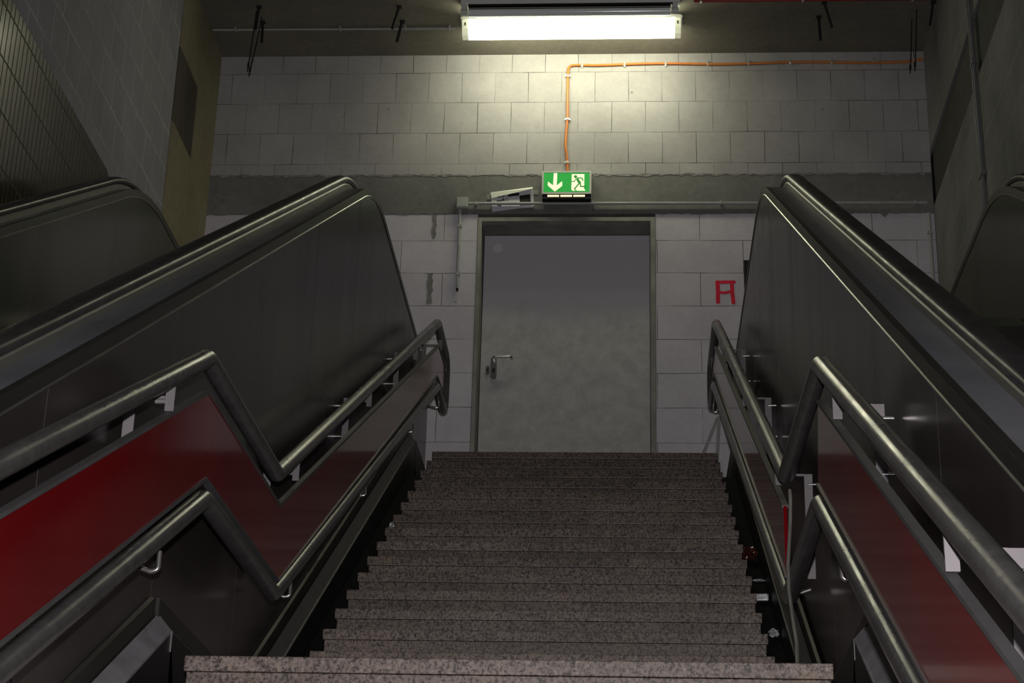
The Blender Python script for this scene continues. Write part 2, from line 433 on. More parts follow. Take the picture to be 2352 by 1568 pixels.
# handrail ends in a turn-down before the wall
def hand_path(drop_y):
    p = fillet([(-.9, -.9*ES-.881), (YB, ZD), (drop_y, ZD)], 1.5, 14)
    return [(q.x, q.y) for q in p]
SEAMS = [-.4, .7, 1.8, 2.9, 4.0, 5.1, 6.2, 7.3, 8.4, 9.5, 10.6]
def balustrade(root, xb, out, wide_in=.09, inner_mat=M_clad_in, outer_w=.145):
    """xb: handrail centre, out: +1/-1 side of the outer cladding"""
    e = out
    X = lambda d: xb+e*d
    bm = bmesh.new()
    # dark core
    body = [(-.85, deck_z(-.85)-.04)]+[(y, z-.035) for y, z in deck_path[1:]]
    bot = [(YW-.02, 3.2), (YB+.3, 3.2), (-.85, -2.2)]
    prism_x(bm, body+bot, X(-wide_in+.012), X(outer_w-.012))
    core = link('balustrade', bm, M_ductf, root)
    # cladding panels on both faces
    ys = [-.84]+SEAMS+[YW-.022]
    for side, xs, mt in ((1, (X(outer_w-.011), X(outer_w)), M_clad), (-1, (X(-wide_in+.011), X(-wide_in)), inner_mat)):
        for a, b in zip(ys, ys[1:]):
            a2, b2 = a+.003, b-.003
            n = 12
            top = [(a2+(b2-a2)*i/n, deck_z(a2+(b2-a2)*i/n)-.04) for i in range(n+1)]
            def zb(y): return max(-2.1, min(deck_z(y)-.3, nose(y)-.4))
            bm = bmesh.new(); prism_x(bm, top+[(b2, zb(b2)), (a2, zb(a2))], *xs)
            link('cladding_panel', bm, mt, core)
    # bevelled edge strip, wide deck, guide strip
    for sgn, w in ((1, outer_w), (-1, wide_in)):
        Xs = lambda d: xb+e*sgn*d
        bm = bmesh.new()
        sweep(bm, deck_path, [(Xs(w+.001), -.036), (Xs(w+.001), -.0005), (Xs(w), 0.0), (Xs(w-.022), 0.0), (Xs(w-.022), -.036)])
        link('edge_strip', bm, M_bevel, core, False)
        bm = bmesh.new()
        sweep(bm, deck_path, [(Xs(w+.0045), -.0425), (Xs(w+.0045), -.039), (Xs(w+.001), -.0365), (Xs(w-.004), -.0365), (Xs(w-.004), -.0425)])
        link('edge_lip', bm, M_lip, core, False)
        bm = bmesh.new()
        sweep(bm, deck_path, [(Xs(w-.0225), -.02), (Xs(w-.0225), -.001), (Xs(.034), -.001), (Xs(.034), -.02)])
        link('deck', bm, M_deck, core)
    bm = bmesh.new()
    hp = hand_path(YB+1.9)
    sweep(bm, deck_path, [(X(.0335), -.01), (X(.0335), .020), (X(.028), .028), (X(-.028), .028), (X(-.0335), .020), (X(-.0335), -.01)])
    link('handrail_guide', bm, M_guide, core)
    # rubber handrail: C section
    prof = []
    for k in range(13):
        a = PI*k/12; prof.append((X(.041*math.cos(a)), .047+.020*math.sin(a)**.8))
    prof += [(X(-.040), .036), (X(-.034), .029), (X(.034), .029), (X(.040), .036)]
    bm = bmesh.new(); sweep(bm, deck_path, prof)
    link('handrail', bm, M_rubber, core, True)
    return core
def escalator(name, label, xn, xf, out_n):
    root = thing(name, label, 'escalator', 'escalators flanking the stairs', loc=((xn+xf)/2, 0, 0))
    parts0 = set(bpy.data.objects)
    balustrade(root, xn, out_n, .10)
    balustrade(root, xf, -out_n, .10, outer_w=.095)
    # steps between the balustrades
    a, b = sorted((xn-out_n*.115, xf+out_n*.115))
    bm = bmesh.new()
    y = -.7; pts = []
    base = lambda yy: yy*ES-.881-.92
    while base(y) < ZD-.9-.2:
        z = base(y); pts += [(y, z), (y, z+.21)]; y += .21/ES
    pts += [(y, ZD-.9), (YW-.03, ZD-.9), (YW-.03, ZD-1.3), (y+.2, ZD-1.3), (-.7, -2.45)]
    prism_x(bm, pts, a, b); link('step_band', bm, M_bevel, root)
    for o in set(bpy.data.objects)-parts0:
        if o.parent == root: o.location = -root.location
    return root
escalator('escalator', 'brown clad escalator with black rubber handrails, left of the granite stairs', -1.505, -2.71, 1)
escalator('escalator', 'brown clad escalator with black rubber handrails, right of the granite stairs', .845, 2.03, -1)

# ------------------------------------------------------------------ stair railings
def path_off(path, d):
    out = []
    for i, p in enumerate(path):
        a = path[max(i-1, 0)]; b = path[min(i+1, len(path)-1)]
        t = Vector((b[0]-a[0], b[1]-a[1])).normalized(); out.append((p[0]-t.y*d, p[1]+t.x*d))
    return out
def railing(label, x, s, A, B, Cc, D, lowA, lowB, lowC, zlow, gap=False):
    """s: direction from rail to cladding"""
    root = thing('stair_railing', label, 'railing', 'stair railings', loc=(x, A[0], A[1]))
    def part(name, bm, mat, parent=None, smooth=False):
        if parent is None: bmesh.ops.transform(bm, matrix=Matrix.Translation(-Vector(root.location)), verts=bm.verts)
        else: bmesh.ops.transform(bm, matrix=Matrix.Translation(-Vector(root.location)), verts=bm.verts)
        return link(name, bm, mat, parent or root, smooth)
    sl = .54
    yb = -.6
    upz = lambda y: A[1]-(A[0]-y)*sl
    loz = lambda y: lowA[1]-(lowA[0]-y)*sl
    pts = [(x, yb, upz(yb)), (x, *A), (x, *B), (x, *Cc), (x, *D), (x, D[0]-.02, zlow), (x, *lowC), (x, *lowB), (x, *lowA), (x, yb, loz(yb))]
    P = fillet(pts, [0, .10, .10, .10, .14, .14, .08, .10, .10, 0], 8)
    bm = bmesh.new(); tube(bm, P, .0285, 20); part('handrail_tube', bm, M_rail, None, True)
    # infill panel
    top = [(yb, upz(yb)-.102), (A[0]+.03, A[1]-.090), (B[0]+.06, B[1]-.090), (Cc[0]+.09, Cc[1]-.118), (D[0]-.10, D[1]-.095)]
    bot = [(yb, loz(yb)+.055), (lowA[0]-.02, lowA[1]+.052), (lowB[0]+.05, lowB[1]+.055), (lowC[0]-.03, lowC[1]+.06), (D[0]-.16, zlow+.11)]
    def zat(path, y):
        for p, q in zip(path, path[1:]):
            if p[0] <= y <= q[0]: return q[1] if q[0] == p[0] else p[1]+(q[1]-p[1])*(y-p[0])/(q[0]-p[0])
        return path[-1][1]
    if gap: spans = [(top[:1]+[(A[0]+.05, zat(top, A[0]+.05))], bot[:1]+[(A[0]+.14, zat(bot, A[0]+.14)-.0)]),
                     ([(B[0]+.07, zat(top, B[0]+.07))]+top[3:], [(B[0]+.05, zat(bot, B[0]+.10))]+bot[3:])]
    else: spans = [(top, bot)]
    for top, bot in spans:
        bm = bmesh.new(); prism_x(bm, top+bot[::-1], x-.006, x+.006); pan = part('infill_panel', bm, M_red)
        for pth, d0, d1 in ((top, -.007, .003), (bot, -.003, .007)):
            bm = bmesh.new()
            n = path_off(pth, d0); m = path_off(pth, d1)
            prism_x(bm, n+m[::-1], x-.011, x+.011); part('edge_trim', bm, M_trim, pan)
    # brackets
    def rz(path, y):
        for a, b in zip(path, path[1:]):
            if a[0] <= y <= b[0]: return a[1]+(b[1]-a[1])*(y-a[0])/(b[0]-a[0])
        return path[-1][1]
    UP = [(yb, upz(yb)), A, B, Cc, D]; LO = [(yb, loz(yb)), lowA, lowB, lowC, (D[0], zlow)]
    for y in (1.45, 3.05, 4.56, 6.42, 8.12, 9.8, 11.08):
        zu, zl = rz(UP, y), rz(LO, y)
        xp = x+s*.106
        bm = bmesh.new()
        box(bm, min(xp-.015, xp+.015), xp+.015, y-.003, y+.003, zl-.02, zu-.058, .001)       # upright plate
        box(bm, min(x, xp-s*.014), max(x, xp-s*.014), y-.003, y+.003, zu-.066, zu-.058)                      # top arm
        br = part('bracket', bm, M_bracket)
        bm = bmesh.new()
        box(bm, x-.0125, x+.0125, y-.004, y+.004, zu-.10, zu-.02, .001)
        box(bm, x-.0125 if s > 0 else x-.04, x+.04 if s > 0 else x+.0125, y-.003, y+.003, zu-.078, zu-.068)
        part('panel_tab', bm, M_bracket, br)
        for zz in (zu-.098, zu-.25):
            bm = bmesh.new(); tube(bm, [(xp, y-.004, zz), (x+s*.143, y-.004, zz)], .0045, 10); part('mounting_pin', bm, M_pin, br, True)
        bm = bmesh.new()
        hk = fillet([(xp, y+.05, zl-.045), (x+s*.02, y+.05, zl-.075), (x, y+.05, zl-.07), (x, y+.05, zl-.02)], .03, 6)
        tube(bm, hk, .0065, 10); part('hook', bm, M_pin, br, True)
    return root
railing('dark tubular railing with dark red infill panel, on the left of the granite stairs', -1.2168, -1,
        (4.92, 1.955), (6.06, 1.975), (10.86, 4.56), (11.50, 4.56), (5.03, 1.565), (6.15, 1.575), (10.95, 4.16), 4.15)
railing('dark tubular railing with dark red infill panel, on the right of the granite stairs', .543, 1,
        (4.91, 1.935), (6.12, 2.0), (10.60, 4.45), (11.36, 4.44), (5.05, 1.57), (6.12, 1.575), (10.85, 4.14), 4.13, gap=True)

# ------------------------------------------------------------------ skirting ducts beside the steps
def duct(label, x, s):     # x: outer upper edge, s: towards cladding
    root = thing('skirting_duct', label, 'cable duct', 'skirting ducts', loc=(x, YE, 1.2))
    inv = Matrix.Translation(-Vector(root.location))
    segs = [([(-.6, 1.21-.545*5.8), (5.14, 1.205)], 'lower'), ([(5.155, 1.208), (6.36, 1.21), (10.69, 3.71), (11.7, 3.72)], 'upper')]
    for path, nm in segs:
        if nm == 'lower': pp = path
        else:
            q = fillet(path, .12, 5); pp = [(v.x, v.y) for v in q]
        bm = bmesh.new()
        sweep(bm, pp, [(x, 0), (x+s*.006, .004), (x+s*.042, .045), (x+s*.046, .04), (x+s*.01, -.006), (x, -.006)])
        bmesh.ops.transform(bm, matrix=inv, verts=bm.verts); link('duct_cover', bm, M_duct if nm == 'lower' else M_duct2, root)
        bm = bmesh.new()
        sweep(bm, pp, [(x+s*.046, .040), (x+s*.046, .095), (x+s*.058, .10), (x+s*.058, .03)])
        bmesh.ops.transform(bm, matrix=inv, verts=bm.verts); link('back_plate', bm, M_bevel, root)
        bm = bmesh.new()
        sweep(bm, pp, [(x+s*.001, -.007), (x+s*.052, -.007), (x+s*.052, -.26), (x+s*.001, -.26)])
        bmesh.ops.transform(bm, matrix=inv, verts=bm.verts); link('duct_face', bm, M_ductf, root)
    bm = bmesh.new(); box(bm, x-.0008, x+.0025, 5.141, 5.146, 1.145, 1.203)
    bmesh.ops.transform(bm, matrix=inv, verts=bm.verts); link('cover_edge', bm, M_pin, root)
    return root
duct('black skirting duct with a grey sloping cover, along the left side of the steps', -1.30, -1)
duct('black skirting duct with a grey sloping cover, along the right side of the steps', .63, 1)

# ------------------------------------------------------------------ the room
def structure(o): o['kind'] = 'structure'; return o
ZB = 5.787; ZT = 6.093           # concrete band on the back wall
DX0, DX1, DZ = -1.035, .155, 5.73
bm = bmesh.new()
box(bm, XWL, XWR, YW, YW+.3, ZT, ZC)
f0 = len(bm.faces)
bm.faces.ensure_lookup_table()
for f in bm.faces: f.material_index = 0
def addm(*a):
    before = set(bm.faces)
    box(bm, *a)
    for f in set(bm.faces)-before: f.material_index = 1
addm(XWL, DX0-.03, YW, YW+.3, 2.6, ZB)
addm(DX1+.035, XWR, YW, YW+.3, 2.6, ZB)
addm(DX0-.03, DX1+.035, YW+.02, YW+.3, 2.6, Z1-.001)
structure(link('wall_back', bm, None, None, mats=[M_upper, M_lower]))
# concrete band with ragged lower edge
bm = bmesh.new()
pts = [(XWL, ZT+.003), (XWR, ZT+.003)]
n = 150
for i in range(n+1):
    x = XWR+(XWL-XWR)*i/n
    j = 0 if DX0-.05 < x < DX1+.05 else random.uniform(-.007, .006)
    if random.random() < .05 and j: j -= random.uniform(.015, .04)
    pts.append((x, ZB+j))
prism_y(bm, pts, YW-.004, YW+.29)
structure(link('trim_1', bm, M_beam))
bm = bmesh.new(); prism_y(bm, [(-1.012, ZB-.004), (-1.007, ZB-.004), (-1.010, ZT), (-1.014, ZT)], YW-.0052, YW-.003)
structure(link('trim_7', bm, M_reveal))
# ragged mortar line above the band
bm = bmesh.new(); pts = []
n = 170
for i in range(n+1): pts.append((XWL+(XWR-XWL)*i/n, ZT+.009+random.uniform(-.006, .006)))
for i in range(n+1): pts.append((XWR+(XWL-XWR)*i/n, ZT-.004+random.uniform(-.012, .008)))
prism_y(bm, pts, YW-.0065, YW-.001)
structure(link('trim_2', bm, M_mortar))
# ceiling, side walls, floors
structure(boxobj('ceiling', XWL-.4, XWR+.4, -4, YW+.3, ZC, ZC+.25, M_ceil))
structure(boxobj('floor', XWL-.4, XWR+.4, -6, -.3, ZBOT-.2, ZBOT, M_floor))
# left wall: painted blocks, then a plastered pier with a rough brown opening
YP = 10.66
structure(boxobj('wall_left', XWL-.3, XWL-.012, -4, YP, -3, ZC, M_sideL))
bm = bmesh.new()
hy0, hy1, hz0, hz1 = 10.66, 11.23, 5.93, 6.50
box(bm, XWL-.3, XWL, YP, YW, -1, hz0); box(bm, XWL-.3, XWL, YP, YW, hz1, ZC)
box(bm, XWL-.3, XWL, hy1, YW, hz0, hz1)
structure(link('trim_3', bm, M_olive))
bm = bmesh.new(); box(bm, XWL-.3, XWL-.009, YP+.001, hy1, hz0, hz1)
structure(link('trim_4', bm, M_hole))
# tile cladding
ty = [(-4, -3), (9.47, -3), (9.47, 4.70)]
ty += [(9.47-.12*(1-math.cos(a)), 4.70+.19*math.sin(a)) for a in [i*PI/2/8 for i in range(1, 9)]]
ty += [(-4, 4.89)]
bm = bmesh.new(); prism_x(bm, ty, XWL-.011, XWL+.012)
structure(link('trim_5', bm, M_tile))
# right wall: recessed dark concrete band between painted blocks
RB0, RB1 = 5.84, 6.28
bm = bmesh.new()
box(bm, XWR, XWR+.3, -4, YW+.3, -3, RB0); box(bm, XWR, XWR+.3, -4, YW+.3, RB1, ZC)
structure(link('wall_right', bm, M_sideR))
structure(boxobj('trim_6', XWR+.02, XWR+.29, -4, YW+.3, RB0, RB1, M_dark))

# ------------------------------------------------------------------ door
door = bpy.data.objects.new('door_1', None); C.objects.link(door); structure(door)
door['label'] = 'scuffed grey metal door under the exit sign'
YD = YW+.22
leaf = boxobj('door_leaf', DX0+.004, DX1-.003, YD, YD+.05, Z1+.004, DZ-.006, M_door, door, .003)
bm = bmesh.new()
w = .027
box(bm, DX0-w, DX0, YW-.006, YW+.05, Z1, DZ+.03); box(bm, DX1, DX1+w+.006, YW-.006, YW+.05, Z1, DZ+.03)
box(bm, DX0, DX1, YW-.006, YW+.05, DZ, DZ+.03)
link('door_frame', bm, M_frame, door)
bm = bmesh.new()
box(bm, DX0-.028, DX0, YW+.052, YD+.08, Z1, DZ+.03); box(bm, DX1, DX1+.03, YW+.052, YD+.08, Z1, DZ+.03)
box(bm, DX0, DX1, YW+.052, YD+.08, DZ, DZ+.03)
link('door_reveal', bm, M_reveal, door)
def plate(bm, cx, cz, w, h, y0, y1):
    r = w/2; pts = []
    for k in range(13): a = PI*k/12; pts.append((cx+r*math.cos(a), cz+h/2-r+r*math.sin(a)))
    for k in range(13): a = PI+PI*k/12; pts.append((cx+r*math.cos(a), cz-h/2+r+r*math.sin(a)))
    prism_y(bm, pts, y0, y1)
yf = YD
bm = bmesh.new(); plate(bm, -.937, 4.70, .043, .168, yf-.009, yf); pl = link('handle_plate', bm, M_handle, leaf)
hz = 4.765
bm = bmesh.new(); tube(bm, fillet([(-.937, yf, hz), (-.937, yf-.055, hz), (-.812, yf-.055, hz+.003), (-.812, yf-.02, hz)], .016, 6), .0095, 14)
link('lever_handle', bm, M_handle, leaf, True)
bm = bmesh.new(); plate(bm, -.937, 4.68, .016, .034, yf-.013, yf-.009); link('key_cylinder', bm, M_black, leaf)
bm = bmesh.new(); plate(bm, -.979, 4.682, .028, .068, yf-.008, yf); link('keyhole_rosette', bm, M_handle, leaf)
bm = bmesh.new(); plate(bm, -.979, 4.684, .011, .030, yf-.0095, yf-.008); link('keyhole', bm, M_black, leaf)
bm = bmesh.new()
prism_y(bm, [(-.935+.036*math.cos(2*PI*k/28), 5.622+.036*math.sin(2*PI*k/28)) for k in range(28)], yf-.0012, yf); link('round_patch', bm, M_dot, leaf)

# ------------------------------------------------------------------ exit sign
sx0, sx1, sz0, sz1 = -.612, -.262, 5.905, 6.085
yF = YW-.085
sg = thing('exit_sign', 'lit green exit sign with down arrow and running figure above the door', 'exit sign', loc=((sx0+sx1)/2, YW, sz0))
def sgp(name, bm, mat, parent=None):
    bmesh.ops.transform(bm, matrix=Matrix.Translation(-Vector(sg.location)), verts=bm.verts); return link(name, bm, mat, parent or sg)
bm = bmesh.new()
fw = .013
box(bm, sx0, sx1, yF+.006, YW-.006, sz0, sz1, .004)
box(bm, sx0, sx0+fw, yF, yF+.01, sz0+fw, sz1-fw); box(bm, sx1-fw, sx1, yF, yF+.01, sz0+fw, sz1-fw)
box(bm, sx0, sx1, yF, yF+.01, sz0, sz0+fw); box(bm, sx0, sx1, yF, yF+.01, sz1-fw, sz1)
sgp('housing', bm, M_signbody)
bm = bmesh.new(); box(bm, sx0+.004, sx1-.002, yF+.008, YW-.006, sz0-.034, sz0-.0005); und = sgp('lower_housing', bm, M_black)
bm = bmesh.new(); box(bm, sx0+fw+.001, sx1-fw-.001, yF+.002, yF+.0055, sz0+fw+.001, sz1-fw-.001); face = sgp('sign_face', bm, M_gE)
u0, u1 = sx0+fw, sx1-fw; v0, v1 = sz0+fw, sz1-fw
# pixel frame of the face: x 190..1990, y 230..1050 (zoomed)
def F(px, py): return (u0+(px-185)/(1990-185)*(u1-u0), v1-(py-225)/(1055-225)*(v1-v0))
bm = bmesh.new()
prism_y(bm, [F(*p) for p in ((575, 245), (715, 245), (700, 770), (915, 590), (915, 790), (630, 1030), (345, 770), (350, 600), (555, 770))], yF+.0005, yF+.0015)
sgp('arrow', bm, M_wE, face)
bm = bmesh.new()
prism_y(bm, [F(*p) for p in ((1290, 290), (1785, 290), (1780, 900), (1800, 950), (1845, 1000), (1330, 1000), (1275, 940))], yF+.0005, yF+.0015)
sgp('white_field', bm, M_wE, face)
bm = bmesh.new()
def limb(pts, w):
    for (a, b) in zip(pts, pts[1:]):
        A_, B_ = Vector(F(*a)), Vector(F(*b)); t = (B_-A_).normalized(); nn = Vector((-t.y, t.x))*w/2
        A_ = A_-t*w*.15; B_ = B_+t*w*.15
        prism_y(bm, [tuple(A_+nn), tuple(B_+nn), tuple(B_-nn), tuple(A_-nn)], yF-.0006-lay(), yF+.0004)
c = F(1437, 400)
prism_y(bm, [(c[0]+.0118*math.cos(2*PI*k/20), c[1]+.0118*math.sin(2*PI*k/20)) for k in range(20)], yF-.0006, yF+.0004)
limb([(1500, 455), (1690, 455), (1735, 565)], .0075)
limb([(1480, 490), (1430, 520), (1395, 600), (1285, 610)], .0055)
prism_y(bm, [F(*p) for p in ((1450, 500), (1540, 470), (1660, 650), (1650, 700), (1560, 700))], yF-.0006, yF+.0004)
limb([(1590, 680), (1395, 930)], .0085)
limb([(1625, 680), (1640, 820), (1830, 820)], .0085)
limb([(1395, 930), (1480, 1000)], .006)
sgp('running_figure', bm, M_gE2, face)
for a, b in ((340, 800), (850, 1305), (1355, 1815)):
    x0, x1 = F(a, 0)[0], F(b, 0)[0]
    bm = bmesh.new(); box(bm, x0, x1, yF+.004, yF+.009, sz0-.021, sz0-.007, .001); sgp('light_slot', bm, M_stripE, und)

# ------------------------------------------------------------------ paper notice taped beside the sign
pn = thing('paper_notice', 'tilted white paper notice with black squares and numbers taped left of the exit sign', 'notice', loc=(-.83, YW-.004, 5.88))
def Q(px, py):   # zoomed px -> wall coordinates
    X0, Z0 = 1100+px/14.7, 400+py/14.7
    return (-1.067+(X0-1100)/316.5, 6.094-(Z0-400)/281.0)
def pnp(name, pts, y0, y1, mat, parent=None):
    bm = bmesh.new(); prism_y(bm, [Q(*p) for p in pts], y0, y1)
    bmesh.ops.transform(bm, matrix=Matrix.Translation(-Vector(pn.location)), verts=bm.verts); return link(name, bm, mat, parent or pn)
yp = YW-.012
sheet = pnp('sheet', [(405, 590), (1800, 440), (1860, 1010), (1840, 1075), (1370, 1100), (485, 1215)], yp, yp+.002, M_paper)
pnp('black_square', [(1365, 690), (1720, 640), (1762, 1000), (1395, 1010)], yp-.001, yp-.0002, M_ink, sheet)
pnp('black_square', [(985, 640), (1350, 590), (1358, 680), (990, 722)], yp-.001, yp-.0002, M_ink, sheet)
pnp('ruled_line', [(938, 640), (950, 640), (985, 1000), (972, 1000)], yp-.001, yp-.0002, M_ink, sheet)
# numerals 8 1 6, turned to read downwards
def ribbon(bm, pts, w):
    P = [Vector(Q(*p)) for p in pts]
    for a, b in zip(P, P[1:]):
        t = (b-a).normalized(); nn = Vector((-t.y, t.x))*w/2; a = a-t*w*.3; b = b+t*w*.3
        prism_y(bm, [tuple(a+nn), tuple(b+nn), tuple(b-nn), tuple(a-nn)], yp-.001-lay(), yp-.0002)
bm = bmesh.new()
ribbon(bm, [(625, 865), (880, 835), (800, 785)], .0068)
def arc(cx, cy, rx, ry, a0, a1, n=12): return [(cx+rx*math.cos(a0+(a1-a0)*k/n), cy-ry*math.sin(a0+(a1-a0)*k/n)) for k in range(n+1)]
ribbon(bm, arc(715, 985, 52, 36, 0, 2*PI, 16), .0058)
ribbon(bm, [(650, 975)]+arc(775, 980, 122, 72, PI*.92, 0, 12), .0068)
ribbon(bm, arc(690, 680, 60, 58, PI, 2*PI, 8), .0068); ribbon(bm, arc(815, 655, 55, 58, PI, 2*PI, 8), .0068)
bmesh.ops.transform(bm, matrix=Matrix.Translation(-Vector(pn.location)), verts=bm.verts); link('printed_numbers', bm, M_ink, sheet)
# folded flap: a tilted strip, lamp light also tinted into its paper
bm = bmesh.new()
a, b, c2, d = [Vector((x, 0, z)) for x, z in (Q(405, 585), Q(1800, 410), Q(1800, 520), Q(450, 780))]
vs = [bm.verts.new((a.x, yp-.004, a.z)), bm.verts.new((b.x, yp-.003, b.z)), bm.verts.new((c2.x, yp-.030, c2.z)), bm.verts.new((d.x, yp-.008, d.z))]
vs2 = [bm.verts.new(v.co+Vector((0, .0008, -.0012))) for v in vs]
bm.faces.new(vs); bm.faces.new(vs2[::-1])
for i in range(4): bm.faces.new((vs[i], vs[(i+1) % 4], vs2[(i+1) % 4], vs2[i]))
bmesh.ops.transform(bm, matrix=Matrix.Translation(-Vector(pn.location)), verts=bm.verts); link('folded_flap', bm, M_flap, pn)
pnp('tape', [(1800, 495), (2000, 500), (1985, 650), (1820, 640)], yp+.0025, yp+.0035, M_tape)
pnp('tape', [(300, 640), (400, 630), (415, 800), (290, 800)], yp+.0025, yp+.0035, M_tape)

# ------------------------------------------------------------------ junction box and conduits on the back wall
jb = thing('junction_box', 'small grey square junction box on the concrete band, left of the paper notice', 'junction box', loc=(-1.178, YW, 5.86))
boxobj('box_body', -.042, .042, -.045, -.005, -.042, .045, M_box, jb, .006)
boxobj('box_lid', -.038, .038, -.05, -.0455, -.037, .040, M_box, jb, .004)
cdt = thing('conduit', 'thin grey conduit running level above the door to the right wall', 'conduit', loc=(-1.1, YW-.028, 5.858))
tubeobj('pipe', [(-.03, 0, 0), (1.6, 0, -.003), (XWR+1.1-.05, 0, -.002)], .0105, M_conduit, cdt, 12)
for x in (.02, .85, 1.75, 2.5, 3.1):
    boxobj('pipe_clip', x-.008, x+.008, -.014, .023, -.014, .012, M_conduit, cdt, .002)
cd2 = thing('conduit', 'short grey conduit hanging straight down from the junction box', 'conduit', loc=(-1.188, YW-.018, 5.815))
tubeobj('pipe', [(-.004, 0, 0), (-.004, 0, -.30), (-.003, 0, -.61)], .0115, M_conduit, cd2, 12)
for z in (-.13, -.50): boxobj('pipe_clip', -.018, .014, -.013, .013, z-.012, z+.012, M_conduit, cd2, .002)
tubeobj('pipe_end', [(-.003, 0, -.612), (-.003, 0, -.632)], .009, M_black, cd2, 10)
cd3 = thing('conduit', 'thin pale conduit running across the dark ceiling left of the lamps', 'conduit', loc=(-2.9, 11.385, ZC-.014))
tubeobj('pipe', [(-.1, 0, 0), (1.66, .01, 0)], .008, M_conduit, cd3, 10)
for x in (.07, .83, 1.3, 1.62): boxobj('pipe_clip', x-.007, x+.007, -.022, .022, -.009, .013, M_conduit, cd3, .002)
cd4 = thing('conduit', 'twin grey conduits climbing the right side wall', 'conduit', loc=(XWR-.016, 10.07, 4.78))
tubeobj('pipe', [(0, 0, 0), (0, -.01, ZC-4.79)], .012, M_conduit2, cd4, 10)
tubeobj('pipe', [(0, -.045, 0), (0, -.055, ZC-4.79)], .011, M_conduit2, cd4, 10)
for z in (.40, 1.17, 1.94): boxobj('pipe_clip', -.016, .014, -.075, .02, z-.012, z+.012, M_conduit2, cd4, .002)
cd5 = thing('conduit', 'grey conduit running down the right corner of the back wall', 'conduit', loc=(XWR-.04, YW-.016, 4.66))
tubeobj('pipe', [(0, 0, 0), (0, 0, 1.12)], .013, M_conduit, cd5, 10)
for z in (.19, .97): boxobj('pipe_clip', -.018, .018, -.012, .014, z-.012, z+.012, M_conduit, cd5, .002)

# orange cable
oc = thing('orange_cable', 'orange cable clipped along the block wall and down to the exit sign', 'cable', loc=(-.437, YW-.012, 6.09))
def ocl(x, z): return (x+.437, 0, z-6.09)
path = [ocl(-.433, 6.092), ocl(-.436, 6.19), ocl(-.452, 6.33), ocl(-.447, 6.45), ocl(-.440, 6.55), ocl(-.443, 6.75), ocl(-.442, 6.90), ocl(-.44, 6.99), ocl(-.34, 6.992)]
x = -.34
while x < 2.05:
    path.append(ocl(x+.1, 6.994+.006*math.sin(x*6+1)+.006*(x/2))); x += .15
path.append(ocl(XWR-.01, 7.02))
P = fillet(path, [0]+[.05]*6+[.085]+[.05]*(len(path)-8), 6)
tubeobj('cable_sheath', P, .0095, M_orange, oc, 12)
for i, (x, z, v) in enumerate([(-.34, 6.991, 0), (-.03, 6.992, 0), (.27, 6.994, 0), (.575, 6.999, 0), (.87, 7.0, 0), (1.17, 7.002, 0), (1.47, 7.004, 0), (1.77, 7.006, 0), (2.06, 7.012, 0), (-.442, 6.90, 1), (-.440, 6.54, 1), (-.438, 6.19, 1)]):
    bm = bmesh.new(); X_, _, Z_ = ocl(x, z)
    if v: box(bm, X_-.020, X_+.020, -.004, .011, Z_-.007, Z_+.007, .002); box(bm, X_-.011, X_+.011, -.013, .004, Z_-.008, Z_+.008, .003)
    else: box(bm, X_-.007, X_+.007, -.004, .011, Z_-.020, Z_+.020, .002); box(bm, X_-.008, X_+.008, -.013, .004, Z_-.011, Z_+.011, .003)
    link('cable_clip', bm, M_clip, oc)

# ------------------------------------------------------------------ ceiling lamps
lx0, lx1 = -1.19, .378
la = thing('fluorescent_lamp', 'lit long fluorescent lamp with a glowing diffuser above the door', 'lamp', 'strip lamps over the stairs', loc=((lx0+lx1)/2, 11.31, ZC))
cx = (lx0+lx1)/2
def lap(name, bm, mat, parent=la, smooth=False):
    bmesh.ops.transform(bm, matrix=Matrix.Translation(-Vector(la.location)), verts=bm.verts); return link(name, bm, mat, parent, smooth)
bm = bmesh.new(); box(bm, lx0+.01, lx1-.01, 11.25, 11.37, 7.072, ZC-.0005, .003); box(bm, lx0, lx1, 11.235, 11.385, 7.055, 7.073, .004); hs = lap('housing', bm, M_white)
DP = [(11.245, 7.055), (11.375, 7.055), (11.368, 6.99), (11.34, 6.945), (11.28, 6.945), (11.252, 6.99)]
bm = bmesh.new(); prism_x(bm, DP, lx0+.055, lx1-.055); lap('diffuser', bm, M_lampE)
for a, b in ((lx0+.012, lx0+.055), (lx1-.055, lx1-.012)):
    bm = bmesh.new(); prism_x(bm, DP, a, b); lap('diffuser_end', bm, M_lens)
    xm = (a+b)/2
    bm = bmesh.new(); box(bm, xm-.005, xm+.005, 11.238, 11.250, 7.01, 7.03, .001); lap('end_clip', bm, M_bevel)
for x in (-1.05, -.63, -.37, .22):
    bm = bmesh.new(); box(bm, x-.02, x+.02, 11.228, 11.236, 7.045, 7.066, .002); lap('latch', bm, M_lens, hs)
# older unlit tube lamp just in front, fixed to the ceiling
lb = thing('fluorescent_lamp', 'unlit older tube lamp with bare reflector fixed to the ceiling above the lit lamp', 'lamp', 'strip lamps over the stairs', loc=(cx, 11.08, ZC))
def lbp(name, bm, mat, parent=lb, smooth=False):
    bmesh.ops.transform(bm, matrix=Matrix.Translation(-Vector(lb.location)), verts=bm.verts); return link(name, bm, mat, parent, smooth)
ox0, ox1 = -1.172, .365
bm = bmesh.new(); box(bm, ox0, ox1-.01, 11.03, 11.12, ZC-.038, ZC-.0005, .003); lbp('batten', bm, M_white)
bm = bmesh.new(); box(bm, ox0+.05, ox1-.06, 11.04, 11.11, ZC-.050, ZC-.039); lbp('shadow_gap', bm, M_black)
TY, TZ = 11.075, 7.005
bm = bmesh.new(); tube(bm, [(ox0+.055, TY, TZ), (ox1-.075, TY, TZ)], .031, 24); lbp('glass_tube', bm, M_glass, lb, True)
bm = bmesh.new()
